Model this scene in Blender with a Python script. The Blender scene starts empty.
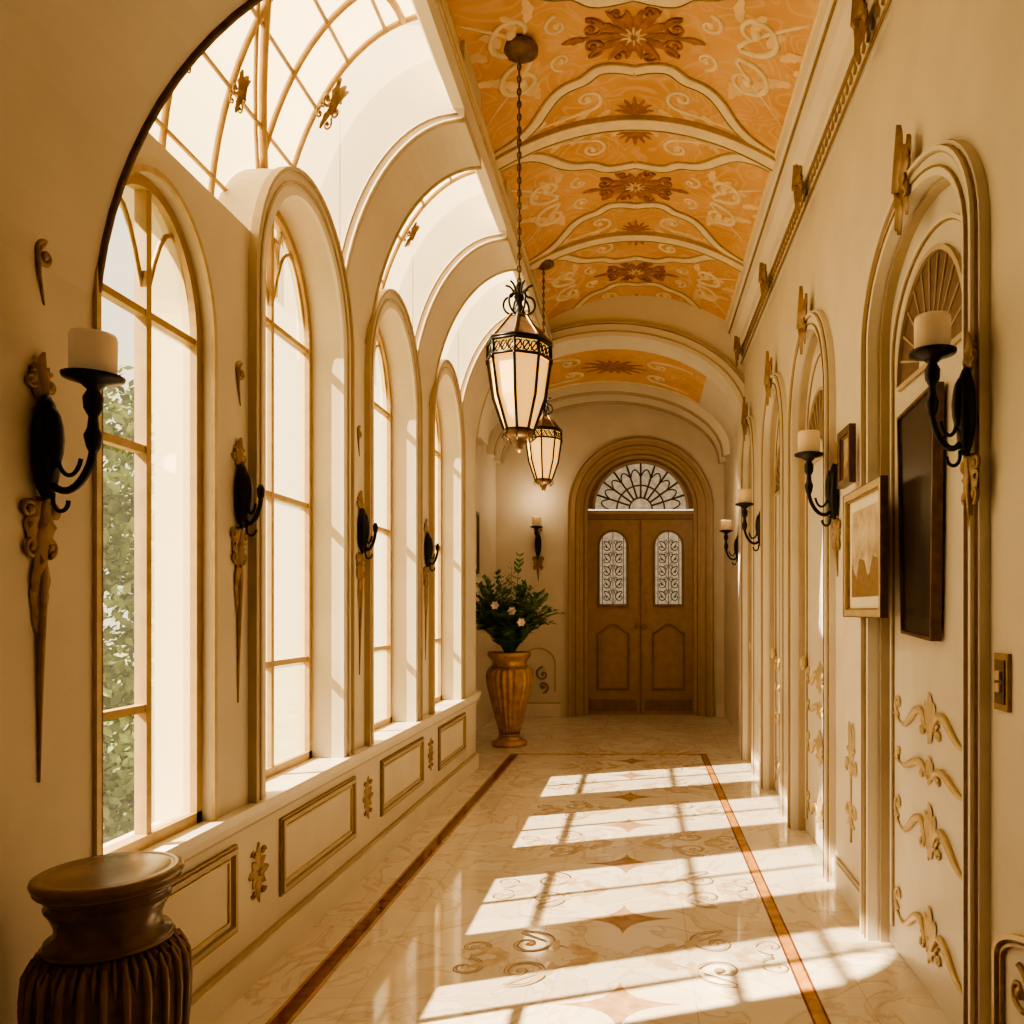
import bpy, math, random
from math import sin, cos, pi, sqrt, radians
from mathutils import Vector, Matrix
import bmesh
random.seed(7)
scene = bpy.context.scene
try:
    scene.view_settings.look = 'AgX - Medium High Contrast'
except Exception as e:
    print(e)

# ------------------------------------------------------------ materials
def mat(name, col, rough=0.6, metal=0.0, var=0.12, scale=6.0, bump=0.0, bscale=40.0, col2=None, emis=None, es=0.0, spec=None):
    m = bpy.data.materials.new(name); m.use_nodes = True
    nt = m.node_tree; b = nt.nodes["Principled BSDF"]
    tc = nt.nodes.new("ShaderNodeTexCoord")
    n = nt.nodes.new("ShaderNodeTexNoise"); n.inputs["Scale"].default_value = scale; n.inputs["Detail"].default_value = 5
    nt.links.new(tc.outputs["Object"], n.inputs["Vector"])
    r = nt.nodes.new("ShaderNodeValToRGB")
    c2 = col2 if col2 else tuple(c*(1-var) for c in col)
    c1 = col if col2 else tuple(min(1, c*(1+var*0.5)) for c in col)
    r.color_ramp.elements[0].position = 0.35; r.color_ramp.elements[1].position = 0.65
    r.color_ramp.elements[0].color = (*c2, 1); r.color_ramp.elements[1].color = (*c1, 1)
    nt.links.new(n.outputs["Fac"], r.inputs["Fac"]); nt.links.new(r.outputs["Color"], b.inputs["Base Color"])
    b.inputs["Roughness"].default_value = rough; b.inputs["Metallic"].default_value = metal
    if bump > 0:
        n2 = nt.nodes.new("ShaderNodeTexNoise"); n2.inputs["Scale"].default_value = bscale; n2.inputs["Detail"].default_value = 4
        nt.links.new(tc.outputs["Object"], n2.inputs["Vector"])
        bp = nt.nodes.new("ShaderNodeBump"); bp.inputs["Strength"].default_value = bump; bp.inputs["Distance"].default_value = 0.01
        nt.links.new(n2.outputs["Fac"], bp.inputs["Height"]); nt.links.new(bp.outputs["Normal"], b.inputs["Normal"])
    if emis:
        b.inputs["Emission Color"].default_value = (*emis, 1); b.inputs["Emission Strength"].default_value = es
    return m

PLASTER = mat("plaster_cream", (0.67, 0.585, 0.46), 0.65, var=0.06, scale=3, bump=0.08)
PLASTER_L = mat("plaster_light", (0.74, 0.66, 0.53), 0.55, var=0.06, scale=3)
PLASTER_D = mat("plaster_tan", (0.47, 0.36, 0.23), 0.55, var=0.10, scale=4, bump=0.05)
SILL = mat("sill_stone", (0.80, 0.71, 0.57), 0.35, var=0.08, scale=8)
GOLD = mat("antique_gold", (0.32, 0.20, 0.09), 0.40, 0.4, var=0.2, scale=30)
GOLDL = mat("gilt_light", (0.56, 0.42, 0.23), 0.42, 0.3, var=0.12, scale=25)
BRONZE = mat("bronze_dark", (0.15, 0.085, 0.04), 0.4, 0.5, var=0.3, scale=30)
FRAMEW = mat("window_frame_wood", (0.50, 0.33, 0.15), 0.45, 0.1, var=0.12, scale=15)
BLACK = mat("wrought_iron", (0.018, 0.014, 0.011), 0.35, 0.6, var=0.3, scale=30)
WAX = mat("candle_wax", (0.72, 0.52, 0.29), 0.5, var=0.05, scale=10, emis=(1, .66, .3), es=0.10)
WOODD = mat("walnut_dark", (0.14, 0.08, 0.042), 0.26, 0.15, var=0.4, scale=14)
WOODT = mat("walnut_top", (0.25, 0.145, 0.07), 0.26, 0.1, var=0.3, scale=9)
DOORW = mat("door_oak", (0.36, 0.22, 0.115), 0.45, 0.0, var=0.12, scale=9)
DOORW2 = mat("door_oak_trim", (0.22, 0.125, 0.06), 0.45, 0.0, var=0.15, scale=9)
SURR = mat("door_surround_wood", (0.42, 0.29, 0.17), 0.5, 0.0, var=0.08, scale=8)
DOORC = mat("door_painted", (0.64, 0.57, 0.47), 0.4, var=0.05, scale=5)
URN = mat("urn_gilt", (0.48, 0.28, 0.13), 0.3, 0.4, var=0.3, scale=12)
LEAF = mat("foliage", (0.13, 0.24, 0.075), 0.55, var=0.5, scale=12)
LEAF2 = mat("garden_foliage", (0.12, 0.16, 0.06), 0.85, var=0.7, scale=3)
FLOWER = mat("petal_blush", (0.9, 0.74, 0.66), 0.6, var=0.1)
SOIL = mat("soil", (0.06, 0.035, 0.02), 0.9, var=0.3)
GROUND = mat("garden_ground", (0.22, 0.22, 0.12), 0.9, var=0.3, scale=2)
PAPER = mat("picture_print", (0.62, 0.50, 0.34), 0.6, col2=(0.36, 0.25, 0.15), scale=9)
MATB = mat("picture_mat", (0.78, 0.69, 0.53), 0.6, var=0.05)
DARKP = mat("smoked_panel", (0.035, 0.022, 0.015), 0.25, var=0.4, scale=4)
RED = mat("marble_red_border", (0.18, 0.05, 0.025), 0.08, var=0.35, scale=14)
ORB = mat("marble_amber_border", (0.50, 0.24, 0.07), 0.08, var=0.3, scale=14)
INLAY = mat("marble_inlay", (0.58, 0.43, 0.29), 0.10, var=0.2, scale=14)
INLAY2 = mat("marble_inlay_brown", (0.42, 0.26, 0.15), 0.10, var=0.25, scale=14)
RUST = mat("fresco_rust", (0.36, 0.15, 0.06), 0.6, var=0.3, scale=18)
FCREAM = mat("fresco_cream", (0.82, 0.66, 0.42), 0.6, var=0.10, scale=10)
FPEACH = mat("fresco_peach", (0.80, 0.57, 0.30), 0.6, var=0.15, scale=6)
LEAD = mat("lead_bars", (0.12, 0.065, 0.025), 0.4, 0.4, var=0.2)
FANW = mat("fan_carving", (0.14, 0.07, 0.03), 0.5, 0.1, var=0.3, scale=20)

def fresco_mat():
    m = mat("fresco_orange", (0.71, 0.40, 0.155), 0.6, col2=(0.60, 0.30, 0.09), scale=2.5, bump=0.05)
    nt = m.node_tree; b = nt.nodes["Principled BSDF"]
    src = b.inputs["Base Color"].links[0].from_socket
    tc = nt.nodes.new("ShaderNodeTexCoord")
    n = nt.nodes.new("ShaderNodeTexNoise"); n.inputs["Scale"].default_value = 2.2; n.inputs["Detail"].default_value = 0.5; n.inputs["Distortion"].default_value = 2.2
    nt.links.new(tc.outputs["Object"], n.inputs["Vector"])
    r = nt.nodes.new("ShaderNodeValToRGB"); e = r.color_ramp.elements
    e[0].position = 0.0; e[0].color = (0, 0, 0, 1); e[1].position = 1.0; e[1].color = (0, 0, 0, 1)
    for p, c in ((.36, 0), (.39, .3), (.42, 0), (.50, 0), (.53, .38), (.565, 0), (.64, 0), (.66, .3), (.68, 0)):
        x = e.new(p); x.color = (c, c, c, 1)
    nt.links.new(n.outputs["Fac"], r.inputs["Fac"])
    mx = nt.nodes.new("ShaderNodeMix"); mx.data_type = 'RGBA'
    nt.links.new(r.outputs["Color"], mx.inputs[0]); nt.links.new(src, mx.inputs[6]); mx.inputs[7].default_value = (.84, .62, .36, 1)
    nt.links.new(mx.outputs[2], b.inputs["Base Color"])
    return m
FRESCO = fresco_mat()

def floor_mat():
    m = bpy.data.materials.new("marble_floor"); m.use_nodes = True
    nt = m.node_tree; b = nt.nodes["Principled BSDF"]
    tc = nt.nodes.new("ShaderNodeTexCoord")
    n = nt.nodes.new("ShaderNodeTexNoise"); n.inputs["Scale"].default_value = 2.2; n.inputs["Detail"].default_value = 8; n.inputs["Distortion"].default_value = 1.6
    nt.links.new(tc.outputs["Object"], n.inputs["Vector"])
    r = nt.nodes.new("ShaderNodeValToRGB")
    e = r.color_ramp.elements
    e[0].position = 0.30; e[0].color = (0.66, 0.54, 0.42, 1)
    e[1].position = 0.70; e[1].color = (0.75, 0.65, 0.54, 1)
    for p, c in ((0.47, (0.74, 0.64, 0.53, 1)), (0.50, (0.61, 0.48, 0.37, 1)), (0.53, (0.77, 0.68, 0.57, 1))):
        x = e.new(p); x.color = c
    nt.links.new(n.outputs["Fac"], r.inputs["Fac"])
    br = nt.nodes.new("ShaderNodeTexBrick"); br.offset = 0.0
    br.inputs["Scale"].default_value = 1.0; br.inputs["Mortar Size"].default_value = 0.002
    br.inputs["Brick Width"].default_value = 0.66; br.inputs["Row Height"].default_value = 0.7
    br.inputs["Color1"].default_value = (1, 1, 1, 1); br.inputs["Color2"].default_value = (0.95, 0.94, 0.92, 1); br.inputs["Mortar"].default_value = (0.78, 0.68, 0.56, 1)
    nt.links.new(tc.outputs["Object"], br.inputs["Vector"])
    mx = nt.nodes.new("ShaderNodeMix"); mx.data_type = 'RGBA'; mx.blend_type = 'MULTIPLY'; mx.inputs[0].default_value = 1
    nt.links.new(r.outputs["Color"], mx.inputs[6]); nt.links.new(br.outputs["Color"], mx.inputs[7])
    nt.links.new(mx.outputs[2], b.inputs["Base Color"])
    b.inputs["Roughness"].default_value = 0.06
    b.inputs["Specular IOR Level"].default_value = 0.9
    return m
FLOOR = floor_mat()

def glass_mat(name, trans, col=(1, .93, .8), gloss=0.05):
    m = bpy.data.materials.new(name); m.use_nodes = True
    nt = m.node_tree; nt.nodes.clear()
    o = nt.nodes.new("ShaderNodeOutputMaterial")
    t = nt.nodes.new("ShaderNodeBsdfTransparent"); t.inputs[0].default_value = (1, .97, .9, 1)
    l = nt.nodes.new("ShaderNodeBsdfTranslucent"); l.inputs[0].default_value = (*col, 1)
    g = nt.nodes.new("ShaderNodeBsdfGlossy"); g.inputs["Roughness"].default_value = 0.05
    a = nt.nodes.new("ShaderNodeMixShader"); a.inputs[0].default_value = 1-trans
    c = nt.nodes.new("ShaderNodeMixShader"); c.inputs[0].default_value = gloss
    nt.links.new(t.outputs[0], a.inputs[1]); nt.links.new(l.outputs[0], a.inputs[2])
    nt.links.new(a.outputs[0], c.inputs[1]); nt.links.new(g.outputs[0], c.inputs[2]); nt.links.new(c.outputs[0], o.inputs[0])
    return m
GLASS = glass_mat("window_glass_clear", 0.985, gloss=.02)
GLASSF = glass_mat("window_glass_frosted", 0.62, (.60, .48, .28))
GLASSV = glass_mat("vault_glass_opal", 0.02, (.46, .38, .24))
GLASSC = glass_mat("vault_glass_clear", 0.80, (.5, .42, .28))
GLASSD = mat("leaded_glass", (0.62, 0.58, 0.46), 0.3, var=0.35, scale=14, emis=(.85, .76, .55), es=0.22)  # emission stands in for daylight behind the far door's glass
OPAL = mat("lantern_opal_glass", (0.95, 0.64, 0.28), 0.4, var=0.06, emis=(1, .50, .12), es=1.1)

# ------------------------------------------------------------ mesh builder
class MB:
    def __init__(s, M=None):
        s.v = []; s.f = []; s.fm = []; s.sm = []; s.M = M or Matrix.Identity(4); s.mats = []; s.cur = 0
    def mat(s, m):
        if m not in s.mats: s.mats.append(m)
        s.cur = s.mats.index(m); return s
    def add(s, vs, fs, smooth=False):
        b = len(s.v)
        s.v += [s.M @ Vector(p) for p in vs]
        for f in fs:
            s.f.append([i+b for i in f]); s.fm.append(s.cur); s.sm.append(smooth)
    def prism(s, poly, w0, w1):
        n = len(poly)
        vs = [(p[0], p[1], w0) for p in poly]+[(p[0], p[1], w1) for p in poly]
        fs = [list(range(n))[::-1], list(range(n, 2*n))]+[[i, (i+1) % n, (i+1) % n+n, i+n] for i in range(n)]
        s.add(vs, fs)
    def box(s, a, b):
        s.prism([(a[0], a[1]), (b[0], a[1]), (b[0], b[1]), (a[0], b[1])], a[2], b[2])
    def band(s, path, o0, o1, w0, w1, closed=False):
        n = len(path); inn = []; out = []
        for i in range(n):
            p = Vector(path[i][:2])
            if closed: a = Vector(path[i-1][:2]); b = Vector(path[(i+1) % n][:2])
            else: a = Vector(path[max(i-1, 0)][:2]); b = Vector(path[min(i+1, n-1)][:2])
            d1 = (p-a); d2 = (b-p)
            if d1.length < 1e-7: d1 = d2
            if d2.length < 1e-7: d2 = d1
            d1 = d1.normalized(); d2 = d2.normalized()
            n1 = Vector((-d1.y, d1.x)); n2 = Vector((-d2.y, d2.x)); nn = (n1+n2)
            nn = nn.normalized() if nn.length > 1e-6 else n1
            k = 1/max(nn.dot(n1), .4)
            inn.append(p+nn*o0*k); out.append(p+nn*o1*k)
        vs = []
        for i in range(n):
            vs += [(inn[i].x, inn[i].y, w0), (out[i].x, out[i].y, w0), (out[i].x, out[i].y, w1), (inn[i].x, inn[i].y, w1)]
        fs = []
        for i in range(n if closed else n-1):
            j = (i+1) % n
            for k in range(4):
                fs.append([4*i+k, 4*i+(k+1) % 4, 4*j+(k+1) % 4, 4*j+k])
        if not closed:
            fs += [[0, 1, 2, 3], [4*n-4, 4*n-3, 4*n-2, 4*n-1]]
        s.add(vs, fs)
    def tube(s, pts, r, n=6, closed=False):
        pts = [Vector(p) for p in pts]; m = len(pts)
        if not hasattr(r, '__len__'): r = [r]*m
        up = None; vs = []
        for i in range(m):
            a = pts[i-1] if (i > 0 or closed) else pts[0]
            b = pts[(i+1) % m] if (i < m-1 or closed) else pts[-1]
            t = (b-a)
            t = t.normalized() if t.length > 1e-9 else Vector((0, 0, 1))
            if up is None:
                up = Vector((0, 0, 1)) if abs(t.z) < .9 else Vector((1, 0, 0))
            up = (up-t*up.dot(t)); up = up.normalized() if up.length > 1e-6 else t.orthogonal().normalized()
            sd = t.cross(up)
            for k in range(n):
                an = 2*pi*k/n
                vs.append(pts[i]+(up*cos(an)+sd*sin(an))*r[i])
        fs = []
        for i in range(m if closed else m-1):
            j = (i+1) % m
            for k in range(n):
                fs.append([i*n+k, i*n+(k+1) % n, j*n+(k+1) % n, j*n+k])
        if not closed: fs += [list(range(n))[::-1], list(range((m-1)*n, m*n))]
        s.add(vs, fs, True)
    def lathe(s, prof, c=(0, 0, 0), seg=32, axis='z', flute=0, famp=0, frange=None, smooth=True, sx=1.0):
        vs = []
        for (r, h) in prof:
            for k in range(seg):
                an = 2*pi*k/seg; rr = r
                if flute and (frange is None or frange[0] <= h <= frange[1]): rr = r*(1-famp*abs(sin(an*flute/2))**0.7+famp*.5)
                x, y = rr*cos(an)*sx, rr*sin(an)
                if axis == 'z': vs.append((c[0]+x, c[1]+y, c[2]+h))
                else: vs.append((c[0]+x, c[1]+h, c[2]+y))
        fs = []; m = len(prof)
        for i in range(m-1):
            for k in range(seg):
                fs.append([i*seg+k, i*seg+(k+1) % seg, (i+1)*seg+(k+1) % seg, (i+1)*seg+k])
        fs += [list(range(seg))[::-1], list(range((m-1)*seg, m*seg))]
        s.add(vs, fs, smooth)
    def ell(s, c, r, seg=12, rings=8):
        prof = [(max(sin(pi*i/rings), .02), -cos(pi*i/rings)) for i in range(rings+1)]
        vs = []
        for (q, h) in prof:
            for k in range(seg):
                vs.append((c[0]+r[0]*q*cos(2*pi*k/seg), c[1]+r[1]*h, c[2]+r[2]*q*sin(2*pi*k/seg)))
        fs = [[i*seg+k, i*seg+(k+1) % seg, (i+1)*seg+(k+1) % seg, (i+1)*seg+k] for i in range(rings) for k in range(seg)]
        s.add(vs, fs, True)
    def leaf(s, u, v, ln, wd, ang, w=0.0, th=0.01, n=6, curl=0.0):
        vs = []; a = ang
        px, py = u, v
        for i in range(n+1):
            t = i/n
            wdt = wd*.5*(sin(pi*min(t*.92+.08, 1))**.8 if t < 1 else 0)*(1+.18*((i % 2)*2-1))
            nx, ny = -sin(a), cos(a)
            vs += [(px+nx*wdt, py+ny*wdt, w), (px, py, w+th*(1-.5*t)), (px-nx*wdt, py-ny*wdt, w)]
            px += cos(a)*ln/n; py += sin(a)*ln/n; a += curl/n
        fs = []
        for i in range(n):
            fs += [[3*i, 3*i+1, 3*i+4, 3*i+3], [3*i+1, 3*i+2, 3*i+5, 3*i+4]]
        s.add(vs, fs, True)
    def scroll(s, u, v, R, ang, turns=1.4, d=1, r=0.008, w=0.004, lead=None, sv=1.0, n=34):
        pts = []; rr = []
        for i in range(n+1):
            t = i/n
            rad = R*(1-t)**1.15+R*.08
            an = ang+d*2*pi*turns*t
            pts.append((u+rad*cos(an), v+rad*sin(an)*sv, w)); rr.append(r*(1-.45*t))
        if lead:
            p0 = Vector((*lead, w)); p1 = Vector(pts[0]); tg = (Vector(pts[0])-Vector(pts[1])).normalized()
            dd = (p1-p0).length*.5
            c = bez(tuple(p0), tuple(p0.lerp(p1, .3)), tuple(p1+tg*dd), tuple(p1), 8)[:-1]
            pts = c+pts; rr = [r*(.3+.7*k/8) for k in range(8)]+rr
        s.tube(pts, rr, 5)
        s.ell((pts[-1][0], pts[-1][1], w), (r*1.6, r*1.6, r*1.3), 8, 5)
    def obj(s, name, recalc=True, deform=None):
        if deform: s.v = [deform(p) for p in s.v]
        me = bpy.data.meshes.new(name)
        c = Vector((0, 0, 0))
        if s.v:
            lo = Vector([min(p[i] for p in s.v) for i in range(3)]); hi = Vector([max(p[i] for p in s.v) for i in range(3)])
            c = Vector(((lo.x+hi.x)/2, (lo.y+hi.y)/2, lo.z))
        me.from_pydata([p-c for p in s.v], [], s.f)
        for m in s.mats: me.materials.append(m)
        for i, p in enumerate(me.polygons): p.material_index = s.fm[i]; p.use_smooth = s.sm[i]
        if recalc:
            bm = bmesh.new(); bm.from_mesh(me); bmesh.ops.recalc_face_normals(bm, faces=bm.faces); bm.to_mesh(me); bm.free()
        me.update()
        o = bpy.data.objects.new(name, me); o.location = c
        scene.collection.objects.link(o); return o

def frame(o, u, v, w):
    return Matrix(((u[0], v[0], w[0], o[0]), (u[1], v[1], w[1], o[1]), (u[2], v[2], w[2], o[2]), (0, 0, 0, 1)))
def FL(y=0, z=0, x=-1.58): return frame((x, y, z), (0, 1, 0), (0, 0, 1), (1, 0, 0))
def FR(y=0, z=0, x=1.08): return frame((x, y, z), (0, 1, 0), (0, 0, 1), (-1, 0, 0))
def FB(x=0, z=0, y=11.4): return frame((x, y, z), (1, 0, 0), (0, 0, 1), (0, -1, 0))
def FC(x=0, y=0, z=4.5): return frame((x, y, z), (1, 0, 0), (0, 1, 0), (0, 0, -1))
def FF(x=0, y=0, z=0): return frame((x, y, z), (1, 0, 0), (0, 1, 0), (0, 0, 1))
def XZ(): return frame((0, 0, 0), (1, 0, 0), (0, 0, 1), (0, 1, 0))

def arch(a, b, zb, zs, za, n=24):
    c = (a+b)/2; h = (b-a)/2
    pts = [(a, zb)]
    for i in range(n+1):
        an = pi-pi*i/n
        pts.append((c+h*cos(an), zs+(za-zs)*sin(an)))
    pts.append((b, zb)); return pts
def arch_z(u, a, b, zs, za):
    c = (a+b)/2; h = (b-a)/2; t = max(0, 1-((u-c)/h)**2); return zs+(za-zs)*sqrt(t)
def bez(p0, p1, p2, p3, n=16):
    return [tuple((1-t)**3*a+3*(1-t)**2*t*b+3*(1-t)*t*t*c+t**3*d for a, b, c, d in zip(p0, p1, p2, p3)) for t in [i/n for i in range(n+1)]]

def wall_arches(mb, u0, u1, z0, z1, ops, w0, w1, extr=None, n=24):
    cur = u0
    for (a, b, zb, zs, za) in ops:
        if a > cur: mb.box((cur, z0, w0), (a, z1, w1))
        if zb > z0: mb.box((a, z0, w0), (b, zb, w1))
        for i in range(n):
            ta = pi-pi*i/n; tb = pi-pi*(i+1)/n
            c = (a+b)/2; h = (b-a)/2
            ua, ub = c+h*cos(ta), c+h*cos(tb)
            za_, zb_ = zs+(za-zs)*sin(ta), zs+(za-zs)*sin(tb)
            if extr is None: ta_, tb_ = z1, z1
            else: ta_, tb_ = max(z1, za_+extr), max(z1, zb_+extr)
            mb.prism([(ua, za_), (ub, zb_), (ub, tb_), (ua, ta_)], w0, w1)
        cur = b
    if u1 > cur: mb.box((cur, z0, w0), (u1, z1, w1))

SILLZ = 0.71
BAYS = [(2.33, 2.95, SILLZ, 2.48, 2.92), (3.34, 4.22, SILLZ, 2.86, 3.42), (4.70, 5.58, SILLZ, 2.86, 3.42), (6.10, 6.98, SILLZ, 2.86, 3.42)]
# ------------------------------------------------------------ left wall
mb = MB(FL()).mat(PLASTER)
wall_arches(mb, 2.2, 7.7, 0, 3.04, BAYS, -0.21, 0, extr=0.12)
mb.box((-1.5, 0, -.21), (2.2, 4.6, 0))
mb.box((7.0, 3.04, -.21), (7.7, 4.6, 0))
mb.M = Matrix.Identity(4)
mb.box((-2.1, 7.5, 0), (-1.79, 7.7, 4.6))
mb.box((-2.25, 7.5, 0), (-2.05, 11.5, 4.7))
mb.obj("wall_left")

def rib(y0, y1, cx, cz, a, b, name, xe=-0.93, dark=False):
    m = MB(XZ()).mat(PLASTER)
    N = 20; pts = []
    for i in range(N+1):
        an = pi-(pi/2)*i/N
        pts.append((cx+a*cos(an), cz+b*sin(an)))
    for i in range(N):
        p, q = pts[i], pts[i+1]
        m.prism([p, q, (q[0], 4.6), (p[0], 4.6)], y0, y1)
    m.box((-1.82, cz-.1, y0), (pts[0][0]+.003, 4.6, y1))
    m.mat(BRONZE if dark else PLASTER_D)
    for yy in (y0, y1):
        m.tube([(p[0], p[1], yy) for p in [(pts[0][0]+.005, cz-.0)]+pts], .012, 6)
    if dark:
        m.box((-1.585, SILLZ, y1-.0), (-1.57, cz, y1+.015))
    m.mat(PLASTER_D); m.tube([(p[0]-.035, p[1]+.03, y0-.004) for p in pts], .006, 5)
    return m.obj(name)
rib(4.235, 4.685, -0.93, 2.93, .66, 1.17, "trim_1")
rib(5.595, 6.085, -0.93, 2.93, .66, 1.17, "trim_2")
rib(6.995, 7.71, -0.93, 2.93, .66, 1.17, "trim_3")
rib(1.2, 2.325, -0.6, 2.3, .985, 1.15, "trim_4", dark=True)

m = MB(FL())
for i, (a, b, zb, zs, za) in enumerate(BAYS):
    p = arch(a, b, zb, zs, za)
    if i == 0:
        m.mat(GOLDL); m.band(p, 0.0, .02, 0, .012)
        continue
    m.mat(PLASTER_L); m.band(p, .0, .05, 0, .018); m.mat(PLASTER_D); m.band(p, .05, .06, 0, .028)
    m.mat(PLASTER_L); m.band(p, .06, .10, 0, .02); m.mat(PLASTER_D); m.band(p, .10, .115, 0, .035)
m.obj("trim_5")
m = MB(FL()).mat(SILL)
m.box((2.2, .69, -.205), (7.7, .725, .05))
m.mat(PLASTER_L); m.box((2.2, .655, 0), (7.7, .69, .035)); m.mat(PLASTER_D); m.box((2.2, .635, 0), (7.7, .655, .015))
m.obj("trim_6")
m = MB(FL()).mat(PLASTER_L)
m.box((-1.5, 0, 0), (7.7, .13, .03)); m.mat(PLASTER_D); m.box((-1.5, .13, 0), (7.7, .15, .02))
m.obj("baseboard_left")
m = MB(FL())
def rectpath(a, b, c, d): return [(a, c), (a, d), (b, d), (b, c)]
for (a, b) in ((2.3, 3.12), (3.5, 4.42), (4.86, 5.8), (6.25, 7.2)):
    p = rectpath(a, b, .25, .59)
    m.mat(GOLD); m.band(p, -.012, .0, 0, .012, True); m.mat(PLASTER_D); m.band(p, -.03, -.012, 0, .02, True); m.mat(GOLDL); m.band(p, -.055, -.045, 0, .008, True)
m.obj("trim_7")
def rosette(M, s, name, mt=GOLD):
    r = MB(M).mat(mt)
    for k in range(8):
        an = k*pi/4+pi/2; L = s*(1.0 if k % 4 == 0 else (.62 if k % 2 else .7))
        r.leaf(0, 0, L, s*.38, an, 0.002, .012)
    r.ell((0, 0, .008), (s*.14, s*.14, .012), 10, 6)
    for sx in (1, -1):
        for sy in (1, -1):
            r.scroll(sx*s*.33, sy*s*.62, s*.16, 0 if sx > 0 else pi, 1.1, sx*sy, s*.04)
    return r.obj(name)
for y in (3.31, 4.64, 6.03): rosette(FL(y, .42), .125, "wall_rosette")

# ------------------------------------------------------------ windows
def window(i, a, b, zb, zs, za, x, trans, cols, name):
    m = MB(FL(0, 0, x)).mat(FRAMEW)
    zb = zb+.015
    m.band(arch(a, b, zb, zs, za), -.035, .0, -.025, .025)
    m.box((a, zb, -.025), (b, zb+.04, .025))
    c = (a+b)/2
    m.box((c-.014, zb, -.02), (c+.014, za-.02, .02))
    for z in trans: m.box((a, z-.013, -.017), (b if not cols else c, z+.013, .017))
    m.tube([(a+.02+(c-a)*2*t*.5*1.0, zs+(za-zs)*.75*sin(pi*t), 0) for t in [k/10 for k in range(11)]], .009, 5)
    m.tube([(c+(b-c)*t, zs+(za-zs)*.75*sin(pi*t), 0) for t in [k/10 for k in range(11)]], .009, 5)
    m.box((a, zs-.012, -.017), (b, zs+.012, .017))
    for (g, lo, hi) in ((GLASS if cols else GLASSF, a+.02, c), (GLASSF, c, b-.02)):
        m.mat(g); N = 8
        for k in range(N):
            u0 = lo+(hi-lo)*k/N; u1 = lo+(hi-lo)*(k+1)/N
            m.add([(u0, zb, 0), (u1, zb, 0), (u1, arch_z(u1, a, b, zs, za), 0), (u0, arch_z(u0, a, b, zs, za), 0)], [[0, 1, 2, 3]])
    return m.obj(name)
window(0, *BAYS[0], -1.64, (2.03, 1.18), True, "window_1")
for i in (1, 2, 3): window(i, *BAYS[i], -1.755, (1.25, 2.05), False, "window_%d" % (i+1))

# ------------------------------------------------------------ glazed cove (vault lights)
def cove_pt(t, y, off=0.0):
    an = pi-(pi/2)*t
    return (-0.97+(.83+off)*cos(an), y, 3.04+(1.40+off)*sin(an))
def cove(y0, y1, bars, name, clear, diag=True):
    m = MB(); N = 18
    for (ya, yb, g) in ((y0, clear, GLASSV), (clear, y1, GLASSC)):
        m.mat(g)
        for i in range(N):
            t0, t1 = i/N, (i+1)/N
            m.add([cove_pt(t0, ya), cove_pt(t0, yb), cove_pt(t1, yb), cove_pt(t1, ya)], [[0, 1, 2, 3]])
    m.mat(FRAMEW)
    for y in bars: m.tube([cove_pt(t/20, y, -.012) for t in range(21)], .014, 6)
    for t in (.12, .3, .46, .62, .78, .93):
        m.tube([cove_pt(t, bars[0], -.012), cove_pt(t, bars[-1], -.012)], .010, 6)
    if diag:
        L = bars[-1]-bars[0]
        for s in (0, 1):
            m.tube([cove_pt(.05+.8*sin(pi/2*k/16), (bars[0]+L*k/16) if s else (bars[-1]-L*k/16), -.014) for k in range(17)], .018, 6)
            m.tube([cove_pt(.05+.8*sin(pi/2*k/16), (bars[0]+.07+L*k/16) if s else (bars[-1]-.07-L*k/16), -.014) for k in range(17) if bars[0] <= ((bars[0]+.07+L*k/16) if s else (bars[-1]-.07-L*k/16)) <= bars[-1]], .009, 6)
        m.mat(GOLD)
    return m.obj(name, recalc=False)
cove(2.325, 4.235, (2.34, 2.66, 2.98, 3.32, 3.66, 3.92), "window_5", 3.92)
cove(4.685, 5.595, (4.70, 5.0, 5.3), "window_6", 5.3, False)
cove(6.085, 6.995, (6.10, 6.4, 6.7), "window_7", 6.7, False)
def cove_orn(t, y, s):
    p = Vector(cove_pt(t, y, -.05)); q = Vector(cove_pt(min(t+.03, 1), y, -.05)); v = (q-p).normalized(); u = Vector((0, 1, 0)); w = u.cross(v)
    if w.x < 0: w = -w
    m = MB(frame(p, u, v, w)).mat(GOLD)
    for sx in (1, -1):
        m.scroll(sx*s*.4, 0, s*.35, pi/2, 1.3, sx, s*.07); m.scroll(sx*s*.35, -s*.6, s*.25, pi/2, 1.2, -sx, s*.05)
        m.leaf(0, 0, s, s*.4, pi/2-sx*.4, .005, .02)
    m.leaf(0, -s*.3, s*1.2, s*.4, pi/2, .008, .03); m.leaf(0, 0, s, s*.3, -pi/2, .008, .02)
    m.obj("gilt_bracket")
for t, y, s in ((.30, 3.32, .085), (.50, 3.94, .13), (.26, 2.97, .075), (.5, 5.3, .09)): cove_orn(t, y, s)

m = MB(XZ()).mat(PLASTER_L)
m.prism([(-1.02, 4.6), (-1.02, 4.22), (-.99, 4.16), (-.93, 4.16), (-.91, 4.22), (-.91, 4.34), (-.95, 4.40), (-.97, 4.46), (-.97, 4.6)], 2.0, 8.3)
m.mat(GOLDL); m.tube([(-.905, 4.24, 2.0), (-.905, 4.24, 8.3)], .012, 6)
m.obj("trim_8")

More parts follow.
